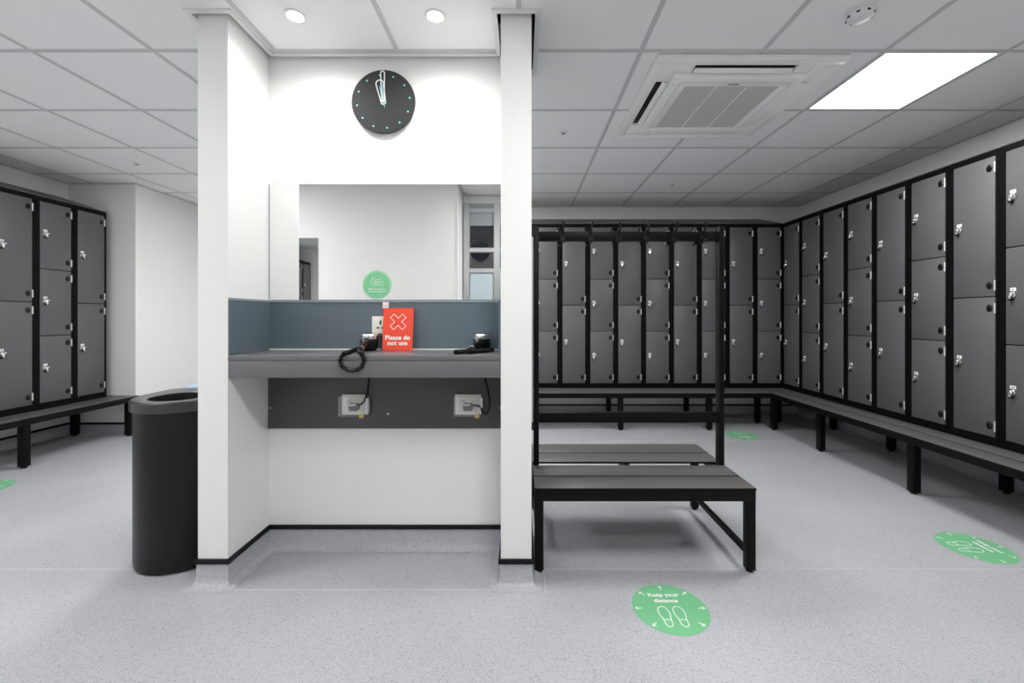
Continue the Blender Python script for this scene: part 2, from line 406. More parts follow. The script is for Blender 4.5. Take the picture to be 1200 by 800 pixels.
# ------------------------------------------------------------------ lockers
LW, LD, LZ, LH = 0.30, 0.45, 0.387, 1.763
def locker_meshes():
    d = {}
    b = MB(); W = 0.2985
    b.box(0.0008, W, 0.016, LD-0.004, 0, LH)
    b.box(0.0008, 0.031, 0, 0.016, 0, LH).box(0.279, W, 0, 0.016, 0, LH)
    b.box(0.031, 0.279, 0, 0.016, 0, 0.047).box(0.031, 0.279, 0, 0.016, LH-0.036, LH)
    d['body'] = b.mesh('body', M['lframe'])
    b = MB(); b.extrude([(0.002, LH+0.0005), (LD-0.004, LH+0.0005), (LD-0.004, LH+0.150), (0.002, LH+0.008)], 'x', 0.0008, W)
    d['sloping_top'] = b.mesh('sloping_top', M['ltop'])
    for n in (2, 3):
        h = (LH-0.083-0.006-0.006*(n-1))/n
        d['door%d' % n] = MB().box(0, 0.242, -0.003, 0.013, 0, h).mesh('door', M['ldoor'], bevel=0.0015)
        d['h%d' % n] = h
    d['hinge'] = MB().box(0.2395, 0.2470, -0.0065, -0.0031, -0.031, 0.031).lathe([(0.0030,-0.031),(0.0030,0.031)], 8, (0.2440,-0.0065,0)).mesh('hinge', M['hinge'])
    c = MB(); n = 16
    c.lathe([(0.017,-0.0031),(0.017,-0.005),(0.013,-0.0085),(0.0,-0.009)], n, (0,0,0), 'y')
    c.v = [(x, y, z*1.35) for x, y, z in c.v]
    c.v = [(x+0.213, y, z) for x, y, z in c.v]
    d['hinge_cap'] = c.mesh('hinge_cap', M['black_plastic'])
    k = MB()
    k.lathe([(0.0165,-0.0031),(0.0165,-0.007),(0.013,-0.010),(0.013,-0.020),(0.011,-0.023),(0.0,-0.023)], 16, (0.034,0,-0.004), 'y')
    k.box(0.030, 0.058, -0.021, -0.014, 0.002, 0.009)
    k.box(0.028, 0.040, -0.026, -0.010, -0.030, -0.010)
    d['lock'] = k.mesh('lock', M['chrome'], bevel=0.001)
    d['lock_knob'] = MB().lathe([(0.0095,-0.010),(0.0095,-0.021),(0.007,-0.024),(0.0,-0.024)], 12, (0.032,0,-0.030), 'y').mesh('lock_knob', M['black_plastic'])
    d['number_plate'] = MB().box(0.022, 0.052, -0.0055, -0.0031, 0.016, 0.036).mesh('number_plate', M['white_plastic'], bevel=0.0008)
    d['print'] = MB().box(0.030, 0.044, -0.0059, -0.0055, 0.023, 0.029).mesh('number_print', M['plate_grey'])
    return d
LM = locker_meshes()
def locker(loc, rz, n, label, group):
    t = thing('locker', label, 'locker', loc, rz, group)
    link('body', LM['body'], t); link('sloping_top', LM['sloping_top'], t)
    h = LM['h%d' % n]
    for k in range(n):
        z = 0.047+0.003+k*(h+0.006)
        dr = link('door', LM['door%d' % n], t, (0.034, 0, z))
        zc = h*0.52
        link('lock', LM['lock'], dr, (0,0,zc)); link('lock_knob', LM['lock_knob'], dr, (0,0,zc))
        link('number_plate', LM['number_plate'], dr, (0,0,zc)); link('number_print', LM['print'], dr, (0,0,zc))
        for zz in (0.065, h-0.065):
            link('hinge', LM['hinge'], dr, (0,0,zz)); link('hinge_cap', LM['hinge_cap'], dr, (0,0,zz))
    return t
ORD = ['first','second','third','fourth','fifth','sixth','seventh','eighth','ninth','tenth']
NUM = {2: 'two-door', 3: 'three-door'}
YF = YB-LD       # front of the end bank
XF = XR-LD       # front of the side bank
CX = 2.80        # corner divider on the end bank
for k in range(10):
    n = 3 if k % 2 == 0 else 2
    locker((CX-0.3*(k+1), YF, LZ), 0, n, '%s charcoal locker behind the coat-hook bench, %s from the room corner' % (NUM[n], ORD[k]), 'lockers along the end wall')
for k in range(9):
    n = 2 if k % 2 == 0 else 3
    locker((XF, YF+0.02-0.3*k, LZ), R(-90), n, '%s charcoal locker in the long side bank, %s from the room corner' % (NUM[n], ORD[k]), 'lockers along the long side wall')
XLF = XL+LD
for k in range(4):
    n = 2 if k % 2 == 0 else 3
    locker((XLF, 4.095-0.3*(k+1), LZ), R(90), n, '%s charcoal locker in the bank past the waste bin, %s from the white wall nib' % (NUM[n], ORD[k]), 'lockers past the waste bin')

# ------------------------------------------------------------------ locker stands with bench seats
BT = 0.384; ST = 0.018
def stand(name, label, L, frames, mitre0=0.0, mitre1=0.0, depth_back=0.43, seat=0.31, legx=None):
    """local: runs along +x, lockers' front at y=0, seat towards -y"""
    t = thing(name, label, 'bench')
    yf = -seat
    w1 = (seat-0.008)/2
    for (y0, y1) in ((yf, yf+w1), (yf+w1+0.006, -0.002)):
        # mitred ends
        def xe(y, m, base, sgn): return base + sgn*m*(-y)
        pts = [(xe(y0,mitre0,0,1), y0), (xe(y0,mitre1,L,-1), y0), (xe(y1,mitre1,L,-1), y1), (xe(y1,mitre0,0,1), y1)]
        MB().prism(pts, BT-ST, BT, 0, 1).build('seat_slat', [M['slat_edge'], M['slat']], t, bevel=0.0015)
    RZ0, RZ1 = BT-ST-0.032, BT-ST-0.0005
    a0 = mitre0*seat; a1 = L-mitre1*seat
    MB().box(a0, a1, yf+0.003, yf+0.035, RZ0, RZ1).build('front_rail', M['black_metal'], t)
    MB().box(0, L, 0.004, 0.04, RZ0, BT).build('locker_rail', M['black_metal'], t)
    MB().box(0, L, depth_back-0.04, depth_back, RZ0, BT).build('rear_rail', M['black_metal'], t)
    for (fx, do_front, do_rear) in frames:
        if do_front:
            MB().box(fx-0.025, fx+0.025, yf+0.036, depth_back-0.041, RZ0, RZ1-0.001).build('cross_rail', M['black_metal'], t)
            lg = MB().box(fx-0.025, fx+0.025, yf+0.036, yf+0.086, 0.014, RZ0-0.0005).build('leg', M['black_metal'], t, bevel=0.003)
            MB().lathe([(0.019,0.001),(0.019,0.008),(0.008,0.0095),(0.008,0.015)], 12, (fx, yf+0.061, 0)).build('foot', M['black_plastic'], lg)
        if do_rear:
            lg = MB().box(fx-0.025, fx+0.025, depth_back-0.10, depth_back-0.05, 0.014, RZ0-0.0005).build('leg', M['black_metal'], t, bevel=0.003)
            MB().lathe([(0.019,0.001),(0.019,0.008),(0.008,0.0095),(0.008,0.015)], 12, (fx, depth_back-0.075, 0)).build('foot', M['black_plastic'], lg)
    return t
# end wall: local x = world x
t = stand('locker_bench', 'long black and grey slatted bench under the end bank, behind the coat-hook bench', 2.81+0.2, [(0.30,1,1),(1.20,1,1),(2.10,1,1)], 0, 1.0)
t.location = (-0.2, YF, 0)
for lx, ly in ((2.745, 0.03), (2.985, 0.055)):      # corner legs
    lg = MB().box(lx-0.025, lx+0.025, ly-0.025, ly+0.025, 0.014, BT-ST-0.033).build('leg', M['black_metal'], t, bevel=0.003)
    MB().lathe([(0.019,0.001),(0.019,0.008),(0.008,0.0095),(0.008,0.015)], 12, (lx, ly, 0)).build('foot', M['black_plastic'], lg)
# side wall: local x -> -Y
t = stand('locker_bench', 'long black and grey slatted bench under the side bank of lockers', YF-1.9, [(0.25,1,1),(0.93,1,1),(1.80,1,1),(2.62,1,1)], 1.0, 0)
t.location = (XF, YF, 0); t.rotation_euler = (0,0,R(-90))
# bank past the bin: local x -> +Y
t = stand('locker_bench', 'black and grey slatted bench meeting the white wall nib past the waste bin', 1.57, [(0.66,1,1),(1.53,1,1)], 0, 0, 0.41, 0.25)
t.location = (XLF, 2.595, 0); t.rotation_euler = (0,0,R(90))

# ------------------------------------------------------------------ island bench with coat hooks
bn = thing('coat_hook_bench', 'double sided black bench with four grey slats and a coat hook frame', 'bench', (0.055, 1.92, 0))
BL, BD = 1.0, 0.667
for (y0, y1) in ((0.0,0.145),(0.152,0.298),(0.349,0.492),(0.499,BD)):
    MB().box(0, BL, y0, y1, BT-0.010, BT, 0, 1).build('seat_slat', [M['slat_edge'], M['slat']], bn, bevel=0.001)
Z1 = BT-0.0105; Z0 = Z1-0.050
for y in (0.003, BD-0.033): MB().box(0.001, BL-0.001, y, y+0.03, Z0, Z1).build('seat_rail', M['black_metal'], bn, bevel=0.002)
for x in (0.001, 0.485, BL-0.031): MB().box(x, x+0.03, 0.034, BD-0.034, Z0, Z1).build('cross_rail', M['black_metal'], bn, bevel=0.002)
for x in (0.001, BL-0.041):
    for y in (0.003, BD-0.043):
        lg = MB().box(x, x+0.04, y, y+0.04, 0.012, Z0-0.0005).build('leg', M['black_metal'], bn, bevel=0.003)
        MB().lathe([(0.016,0.001),(0.016,0.007),(0.007,0.0085),(0.007,0.013)], 12, (x+0.02, y+0.02, 0)).build('foot', M['black_plastic'], lg)
    MB().box(x+0.008, x+0.032, 0.044, BD-0.044, 0.068, 0.092).build('floor_brace', M['black_metal'], bn, bevel=0.002)
UY = 0.323   # middle of the frame
for x in (0.004, BL-0.030):
    MB().box(x, x+0.028, UY-0.022, UY+0.022, Z1+0.001, 1.627).build('upright', M['black_metal'], bn, bevel=0.002)
MB().box(0.033, BL-0.031, UY-0.019, UY+0.019, 1.553, 1.600).build('hook_rail', M['black_metal'], bn, bevel=0.002)
MB().box(0.033, BL-0.031, UY-0.019, UY+0.019, 0.604, 0.655).build('lower_rail', M['black_metal'], bn, bevel=0.002)
def hook_mesh():
    b = MB()
    b.box(-0.010, 0.010, -0.004, 0.0, -0.034, 0.030)
    b.tube([(0,-0.003,0.012),(0,-0.018,0.014),(0,-0.034,0.022),(0,-0.046,0.038),(0,-0.050,0.056)], 0.005, 8, radii=[0.006,0.006,0.0055,0.005,0.0055])
    b.lathe([(0.0,-0.008),(0.006,-0.006),(0.008,0),(0.006,0.006),(0.0,0.008)], 10, (0,-0.050,0.060), cap=False)
    b.tube([(0,-0.003,-0.020),(0,-0.014,-0.030),(0,-0.028,-0.034),(0,-0.040,-0.028)], 0.005, 8)
    b.lathe([(0.0,-0.008),(0.006,-0.006),(0.008,0),(0.006,0.006),(0.0,0.008)], 10, (0,-0.042,-0.026), cap=False)
    return b.mesh('coat_hook', M['black_plastic'])
hm = hook_mesh()
for k in range(6):
    x = 0.155+0.145*k
    link('coat_hook', hm, bn, (x, UY-0.0195, 1.572))
    link('coat_hook', hm, bn, (x-0.012, UY+0.0195, 1.572), (0,0,math.pi))

# ------------------------------------------------------------------ vanity recess
CT = 0.991
RW0, RW1 = PX1+0.002, PX2-0.002
vm = thing('vanity_mirror', 'wide frameless mirror above the blue-grey splashback in the recess', 'mirror', (0,0,0))
MB().box(RW0, RW1, PY1-0.005, PY1-0.001, 1.240, 1.816).build('mirror_backing', M['mirror_edge'], vm)
MB().box(RW0+0.006, RW1, PY1-0.008, PY1-0.0052, 1.240, 1.814).build('mirror_glass', M['mirror'], vm)
sp = thing('splashback', 'blue-grey splashback panels round the back and sides of the counter', 'splashback')
MB().box(RW0, RW1, PY1-0.010, PY1-0.001, CT+0.001, 1.228).build('back_panel', M['splash'], sp)
MB().box(RW0, RW1, PY1-0.013, PY1-0.001, 1.2285, 1.238).build('edge_trim', M['splash_cap'], sp)
for x0, x1 in ((PX1+0.001, PX1+0.009), (PX2-0.009, PX2-0.001)):
    MB().box(x0, x1, PY0+0.002, PY1-0.0105, CT+0.001, 1.228).build('side_panel', M['splash'], sp)
    MB().box(x0, x1+0.002 if x0 < -1 else x1, PY0+0.002, PY1-0.0135, 1.2285, 1.238).build('edge_trim', M['splash_cap'], sp)
ct = thing('vanity_counter', 'grey counter shelf with deep front edge spanning the recess', 'counter')
MB().box(RW0, RW1, PY0+0.0, PY1-0.002, CT-0.022, CT).build('counter_top', M['counter'], ct, bevel=0.002)
MB().box(RW0, RW1, PY0+0.003, PY0+0.024, CT-0.097, CT-0.0225).build('front_edge', M['counter'], ct, bevel=0.002)
MB().box(RW0+0.01, RW1-0.01, PY1-0.022, PY1-0.010, CT+0.0003, CT+0.006).build('sealant_bead', M['white_plastic'], ct)
bp_ = thing('service_panel', 'dark grey wall panel fixed under the vanity counter', 'panel')
MB().box(RW0+0.002, RW1-0.002, PY1-0.016, PY1-0.001, 0.602, CT-0.024).build('board', M['panel'], bp_, bevel=0.001)
for x, z in ((-1.248, 0.705), (-0.665, 0.675), (-0.105, 0.705), (-1.248, 0.86), (-0.105, 0.86)):
    MB().lathe([(0.006,-0.001),(0.005,-0.003),(0.0,-0.0035)], 12, (x, PY1-0.0155, z), 'y').build('screw', M['steel'], bp_)

# outlets under the counter, in clear guards
def outlet(cx, cz, label, lid_open):
    t = thing('guarded_socket', label, 'socket', (cx, PY1-0.0165, cz), 0, 'guarded sockets under the counter')
    fp = MB().box(-0.040, 0.046, -0.010, 0.0, -0.042, 0.042).build('face_plate', M['cream'], t, bevel=0.003)
    MB().box(-0.030, -0.012, -0.013, -0.0102, 0.012, 0.026).build('switch', M['steel'], fp, bevel=0.001)
    g = MB(); hw, hh, dp, th = 0.064, 0.049, 0.055, 0.004
    g.box(-hw, hw, -0.006, -0.0002, -hh, -0.0425).box(-hw, hw, -0.006, -0.0002, 0.0425, hh).box(-hw, -0.041, -0.006, -0.0002, -0.0425, 0.0425).box(0.047, hw, -0.006, -0.0002, -0.0425, 0.0425)
    g.build('guard_base', M['ac'], t)
    c = MB()
    c.box(-hw, hw, -dp, -dp+th, -hh, hh)
    c.box(-hw, -hw+th, -dp+th, -0.0065, -hh, hh).box(hw-th, hw, -dp+th, -0.0065, -hh, hh)
    c.box(-hw+th, hw-th, -dp+th, -0.0065, hh-th, hh).box(-hw+th, hw-th, -dp+th, -0.0065, -hh, -hh+th)
    c.build('guard_cover', M['clear'], t, bevel=0.0015)
    MB().box(0.040, 0.060, -dp-0.004, -dp-0.0003, -0.054, -0.034).build('yellow_tag', M['yellow'], t)
    MB().box(hw+0.0003, hw+0.010, -0.04, -0.01, -0.036, 0.036).build('guard_hinge', M['ac'], t, bevel=0.002)
    return t
OL, OR = (-0.826, 0.722), (-0.268, 0.722)
outlet(OL[0], OL[1], 'clear-guarded mains socket under the counter by the hanging cord loop', True)
outlet(OR[0], OR[1], 'clear-guarded mains socket under the counter, nearer the coat-hook bench', False)

# hair dryers
def coil_points(path, rad, pitch, seg=9):
    P = [Vector(p) for p in path]
    # Catmull-Rom resample
    pts = []
    for i in range(len(P)-1):
        p0, p1, p2, p3 = P[max(i-1,0)], P[i], P[i+1], P[min(i+2,len(P)-1)]
        for k in range(24):
            t = k/24
            pts.append(0.5*((2*p1)+(-p0+p2)*t+(2*p0-5*p1+4*p2-p3)*t*t+(-p0+3*p1-3*p2+p3)*t**3))
    pts.append(P[-1])
    if rad == 0: return pts
    D = [0]
    for a, b_ in zip(pts, pts[1:]): D.append(D[-1]+(b_-a).length)
    tot = D[-1]; n = int(tot/pitch*seg); out = []; j = 0; prev = None
    for i in range(n+1):
        s_ = tot*i/n
        while j < len(D)-2 and D[j+1] < s_: j += 1
        f = (s_-D[j])/max(1e-9, D[j+1]-D[j]); p = pts[j].lerp(pts[j+1], f); tt = (pts[j+1]-pts[j]).normalized()
        if prev is None: prev = tt.cross(Vector((0.3,0.2,1))).normalized()
        prev = (prev-tt*prev.dot(tt)).normalized(); q = tt.cross(prev)
        th = 2*math.pi*s_/pitch
        out.append(p+(prev*math.cos(th)+q*math.sin(th))*rad)
    return out
def dryer(cx, cy, label, hend, coil, lower, sock):
    t = thing('hair_dryer', label, 'hair dryer', (cx, cy, CT+0.001))
    hl = Vector(hend)-Vector((cx,cy,CT+0.001))
    MB().lathe([(0.030,0.0),(0.033,0.004),(0.038,0.012),(0.0415,0.026),(0.042,0.052),(0.040,0.056)], 28).build('barrel', M['black_plastic'], t)
    c = MB().lathe([(0.0405,0.0562),(0.0415,0.058),(0.0415,0.074),(0.036,0.081),(0.0,0.082)], 28).build('intake_cap', M['chrome'], t)
    MB().lathe([(0.020,0.0822),(0.020,0.0835),(0.0,0.084)], 20).build('intake_grille', M['dark'], c)
    a = Vector((0,-0.030,0.046)); e = hl
    pts = [a.lerp(e, k/5) for k in range(6)]
    h = MB().tube(pts, 0.015, 14, radii=[0.021,0.020,0.0175,0.0155,0.014,0.010]).build('handle', M['black_plastic'], t)
    p1 = a.lerp(e, 0.45)
    MB().box(p1.x-0.005, p1.x+0.005, p1.y-0.012, p1.y+0.012, p1.z+0.0150, p1.z+0.0215).build('switch', M['steel'], h, bevel=0.001)
    p2 = a.lerp(e, 0.9); p3 = a.lerp(e, 1.0)
    MB().tube([p2, p3], 0.0155, 14).build('collar', M['steel'], h)
    org = Vector((cx,cy,CT+0.001))
    cp = [Vector(p)-org for p in coil]
    MB().tube(coil_points(cp, 0.0068, 0.0108), 0.0038, 7).build('coiled_cord', M['black_plastic'], t)
    lp = coil_points([Vector(p)-org for p in lower], 0, 1)
    MB().tube(lp, 0.0058, 8).build('mains_cable', M['black_plastic'], t)
    s_ = Vector(sock)-org
    pl = MB().prism([(-0.022,-0.018),(0.016,-0.018),(0.024,-0.008),(0.024,0.008),(0.016,0.018),(-0.022,0.018),(-0.026,0.0)], 0, 0.024).xf(Matrix.Translation(s_) @ Matrix.Rotation(R(90),4,'X')).build('plug', M['plug'], t, bevel=0.003)
    MB().box(-0.020,0.012,-0.0246,-0.0242,0.008,0.017).xf(Matrix.Translation(s_) @ Matrix.Rotation(R(-7),4,'Y')).build('plug_label', M['white_plastic'], pl)
yb = PY1-0.0165
dryer(-0.742, 2.07, 'black hair dryer with chrome cap beside the red sign, cord looped over the counter edge',
      (-0.742, 1.955, CT+0.017),
      [(-0.742,1.952,1.008),(-0.735,1.92,1.003),(-0.712,1.87,1.001),(-0.688,1.828,0.998),(-0.672,1.812,0.972),(-0.688,1.810,0.941),(-0.726,1.810,0.927),(-0.760,1.810,0.943),(-0.773,1.812,0.972),(-0.762,1.826,0.999),(-0.762,1.87,1.001),(-0.775,1.95,1.001),(-0.795,2.04,1.001)],
      [(-0.748,2.06,0.968),(-0.735,2.062,0.90),(-0.742,2.068,0.865),(-0.752,2.075,0.80),(-0.768,2.085,0.75),(-0.797,2.09,0.722)],
      (OL[0]+0.004, yb-0.0105, OL[1]-0.008))
dryer(-0.196, 2.07, 'black hair dryer with chrome cap by the pier, cord coiled on the counter',
      (-0.236, 1.965, CT+0.017),
      [(-0.238,1.960,1.006),(-0.255,1.93,1.001),(-0.285,1.90,1.001),(-0.295,1.875,1.001),(-0.27,1.86,1.001),(-0.235,1.868,1.001),(-0.212,1.90,1.001),(-0.165,1.95,1.001),(-0.14,2.03,1.001)],
      [(-0.18,2.05,0.968),(-0.178,2.055,0.86),(-0.165,2.058,0.80),(-0.158,2.06,0.74),(-0.170,2.06,0.690),(-0.192,2.07,0.692),(-0.203,2.08,0.716),(-0.238,2.09,0.722)],
      (OR[0]+0.004, yb-0.0105, OR[1]-0.008))

# wall socket on the splashback and small sticker
so = thing('wall_socket', 'white mains socket on the blue-grey splashback, half behind the red sign', 'socket', (-0.702, PY1-0.0102, 1.115))
pt = MB().box(-0.043,0.043,-0.008,0,-0.043,0.043).build('face_plate', M['cream'], so, bevel=0.003)
for x, z, a, c in ((0.0,0.012,0.004,0.010),(-0.012,-0.014,0.007,0.004),(0.012,-0.014,0.007,0.004)):
    MB().box(x-a,x+a,-0.0086,-0.0081,z-c,z+c).build('pin_slot', M['dark'], pt)
st = thing('paper_sticker', 'tiny white square sticker on the splashback above the red sign', 'sticker', (-0.677, PY1-0.0136, 1.213))
MB().box(-0.015,0.015,-0.0008,0,-0.015,0.015).build('label_paper', M['white_plastic'], st)
MB().box(-0.011,0.011,-0.0012,-0.0009,-0.003,0.0).box(-0.011,0.006,-0.0012,-0.0009,-0.008,-0.005).build('small_print', M['filter'], st)

# red sign leaning on the splashback
sg = thing('warning_sign', 'red sign reading Please do not use, propped on the counter', 'sign', (-0.605, 2.065, CT+0.001))
sg.rotation_euler = (R(-7), 0, 0)
MB().box(-0.073,0.073,-0.0015,0.0015,0.0,0.207).build('sign_board', M['red'], sg)
RX = Matrix.Rotation(R(90),4,'X')
def cross_outline(s, arm):
    a = arm; b_ = s
    pts = [(a,0),(b_,b_-a),(b_-a,b_),(0,a),(-(b_-a),b_),(-b_,b_-a),(-a,0),(-b_,-(b_-a)),(-(b_-a),-b_),(0,-a),(b_-a,-b_),(b_,-(b_-a))]
    return [(x,z) for x,z in pts]
c = MB().ribbon(cross_outline(0.038, 0.017), 0.0035, 0, 0.0006, True); c.xf(Matrix.Translation((0,-0.0016,0.140)) @ RX)
c.build('cross_symbol', M['white_print'], sg)
for s_, z in (('Please do', 0.062), ('not use', 0.036)):
    link('lettering', setmat(text_mesh(s_, 0.030, 0.0009, 1.06), M['white_print']), sg, (0,-0.0021,z), (R(90),0,0))

# green sticker on the mirror
gs = thing('hygiene_sticker', 'round green sticker with a hand symbol on the vanity mirror', 'sticker', (-0.722, PY1-0.0082, 1.313))
MB().lathe([(0.072,0),(0.072,-0.0008),(0.0,-0.0008)], 40, (0,0,0), 'y').build('sticker_disc', M['green_pale'], gs)
ring = [(0.067*math.cos(2*math.pi*k/48), 0.067*math.sin(2*math.pi*k/48)) for k in range(48)]
MB().ribbon(ring, 0.0016, 0, 0.0004, True).xf(Matrix.Translation((0,-0.0009,0)) @ RX).build('sticker_ring', M['white_print'], gs)
hnd = MB()
o1 = [(-0.030,0.012),(-0.026,0.024),(-0.018,0.030),(-0.014,0.024),(-0.006,0.026),(0.004,0.020),(0.016,0.022),(0.022,0.014),(0.018,0.002),(0.010,-0.006),(-0.006,-0.010),(-0.020,-0.006),(-0.028,0.002)]
hnd.ribbon(o1, 0.002, 0, 0.0004, True)
hnd.ribbon([(-0.020,0.010),(-0.012,0.016),(-0.004,0.010),(0.004,0.012),(0.012,0.006)], 0.003, 0, 0.0004)
hnd.ribbon([(-0.014,0.004),(-0.004,0.002),(0.006,0.0)], 0.003, 0, 0.0004)
for x, y in ((0.012,0.036),(0.024,0.026),(0.030,0.010),(0.030,-0.004),(0.026,-0.010),(-0.022,0.036)):
    hnd.ribbon([(x-0.003,y),(x+0.003,y)], 0.002, 0, 0.0004).ribbon([(x,y-0.003),(x,y+0.003)], 0.002, 0, 0.0004)
hnd.xf(Matrix.Translation((0,-0.0009,0.006)) @ RX).build('hand_symbol', M['white_print'], gs)
for s_, z in (('Please clean surfaces', -0.020), ('before and after use', -0.032)):
    link('lettering', setmat(text_mesh(s_, 0.0105, 0.0002), M['white_print']), gs, (0,-0.0013,z), (R(90),0,0))

# ------------------------------------------------------------------ clock
ck = thing('wall_clock', 'round charcoal wall clock with teal dots above the vanity mirror', 'clock', (-0.686, PY1-0.001, 2.218))
MB().lathe([(0.130,0),(0.130,-0.014),(0.0,-0.014)], 48, (0,0,0), 'y').build('clock_case', M['white_plastic'], ck)
MB().lathe([(0.157,-0.0142),(0.157,-0.020),(0.155,-0.0215),(0.0,-0.0215)], 64, (0,0,0), 'y').build('clock_face', M['clock'], ck)
for k in range(12):
    a = R(-8+30*k); x, z = 0.131*math.sin(a), 0.131*math.cos(a)
    MB().lathe([(0.0048,-0.0216),(0.0045,-0.0228),(0.0,-0.0228)], 12, (x,0,z), 'y').build('hour_dot', M['teal'], ck)
def capsule(l0, l1, wd, n=8):
    pts = []
    for k in range(n+1): a = math.pi*k/n; pts.append((wd*math.cos(a), l1+wd*math.sin(a)))
    for k in range(n+1): a = math.pi+math.pi*k/n; pts.append((wd*math.cos(a)*0.55, l0+wd*0.55*math.sin(a)))
    return pts
def hand(name, shape, line, ang, y, m, extra=None):
    b = MB().ribbon(shape, line, 0, 0.0012, True)
    b.xf(Matrix.Rotation(ang,4,'Y') @ Matrix.Translation((0,y,0)) @ RX); return b.build(name, m, ck)
hand('minute_hand', capsule(0.004, 0.138, 0.0095), 0.0058, R(-1), -0.026, M['white_plastic'])
hand('hour_hand', capsule(-0.004, 0.088, 0.0190), 0.0055, R(-11), -0.0235, M['white_plastic'])
MB().ribbon([(0,-0.03),(0,0.078)], 0.003, 0, 0.001).xf(Matrix.Rotation(R(-14),4,'Y') @ Matrix.Translation((0,-0.0245,0)) @ RX).build('inner_line', M['teal'], ck)
MB().ribbon([(0,0.01),(0,0.085)], 0.003, 0, 0.001).xf(Matrix.Rotation(R(0),4,'Y') @ Matrix.Translation((0,-0.0275,0)) @ RX).build('inner_line', M['teal'], ck)
MB().cyl((0,0,0), 0.006, -0.0216, -0.029, 12, 'y').build('hub', M['white_plastic'], ck)

# ------------------------------------------------------------------ side mirror on the pier
sm = thing('pier_mirror', 'tall narrow mirror on the end of the partition beside the coat-hook bench', 'mirror', (PX3+0.0005, 0, 0))
MB().box(0, 0.005, 1.90, 2.20, 0.685, 1.513).build('mirror_backing', M['mirror_edge'], sm)
MB().box(0.0052, 0.008, 1.902, 2.198, 0.687, 1.511).build('mirror_glass', M['mirror'], sm)

# ------------------------------------------------------------------ bins
def dshape(r, ys, n=20):
    """half round front (towards -y) of radius r, straight sides back to ys; CCW, corners softened"""
    pts = [(r*math.cos(math.pi+math.pi*k/n), r*math.sin(math.pi+math.pi*k/n)) for k in range(n+1)]
    c = 0.03
    for k in range(1, 6): pts.append((r, (ys-c)*k/6))
    for k in range(5):
        a = math.pi/2*k/4; pts.append((r-c+c*math.cos(a), ys-c+c*math.sin(a)))
    for k in range(5):
        a = math.pi/2+math.pi/2*k/4; pts.append((-r+c+c*math.cos(a), ys-c+c*math.sin(a)))
    for k in range(5, 0, -1): pts.append((-r, (ys-c)*k/6))
    j = [q for q in range(len(pts)) if abs(pts[q][0]-(r-c)) < 1e-6 and pts[q][1] > 0][0]
    back = [(r-c-(2*r-2*c)*k/9, ys) for k in range(1, 9)]
    return pts[:j+1]+back+pts[j+1:]
def loops(b, rings, cap0=False, cap1=False, mi=0):
    n = len(rings[0]); vs = [p for r_ in rings for p in r_]; fs = []
    for k in range(len(rings)-1):
        for i in range(n):
            j = (i+1)%n; fs.append((k*n+i, k*n+j, (k+1)*n+j, (k+1)*n+i))
    if cap0: fs.append(tuple(range(n-1,-1,-1)))
    if cap1: fs.append(tuple(range((len(rings)-1)*n, len(rings)*n)))
    b.add(vs, fs, mi)
def make_bin(loc, rz, label, lidmat):
    t = thing('waste_bin', label, 'bin', loc, rz)
    r, ysb = 0.205, 0.175
    S = lambda e, z: [(x, y, z) for x, y in dshape(r+e, ysb+e*0.5)]
    b = MB(); loops(b, [S(-0.012,0.004), S(-0.003,0.010), S(0,0.03), S(0,0.725), S(-0.006,0.725), S(-0.006,0.03)], True, True)
    b.build('bin_body', M['bin'], t)
    n = len(dshape(r, ysb)); base = dshape(r, ysb)
    def hole(rad, z):
        out = []
        for (x, y) in base:
            a = math.atan2(y+0.05, x); out.append((rad*math.cos(a), -0.05+rad*math.sin(a), z))
        return out
    l = MB(); loops(l, [S(0.002,0.726), S(0.012,0.726), S(0.013,0.742), S(0.013,0.768), S(0.006,0.774), S(-0.02,0.775), hole(0.124,0.7745), hole(0.122,0.772), hole(0.122,0.700), hole(0.124,0.700)])
    l.build('bin_lid', lidmat, t)
    return t
make_bin((-1.640, 2.097, 0), 0, 'black half-round waste bin with grey-black open lid beside the white pier', M['bin_lid'])
make_bin((-1.640, 2.49, 0), R(180), 'black half-round waste bin with a blue lid behind the all-black bin', M['blue'])

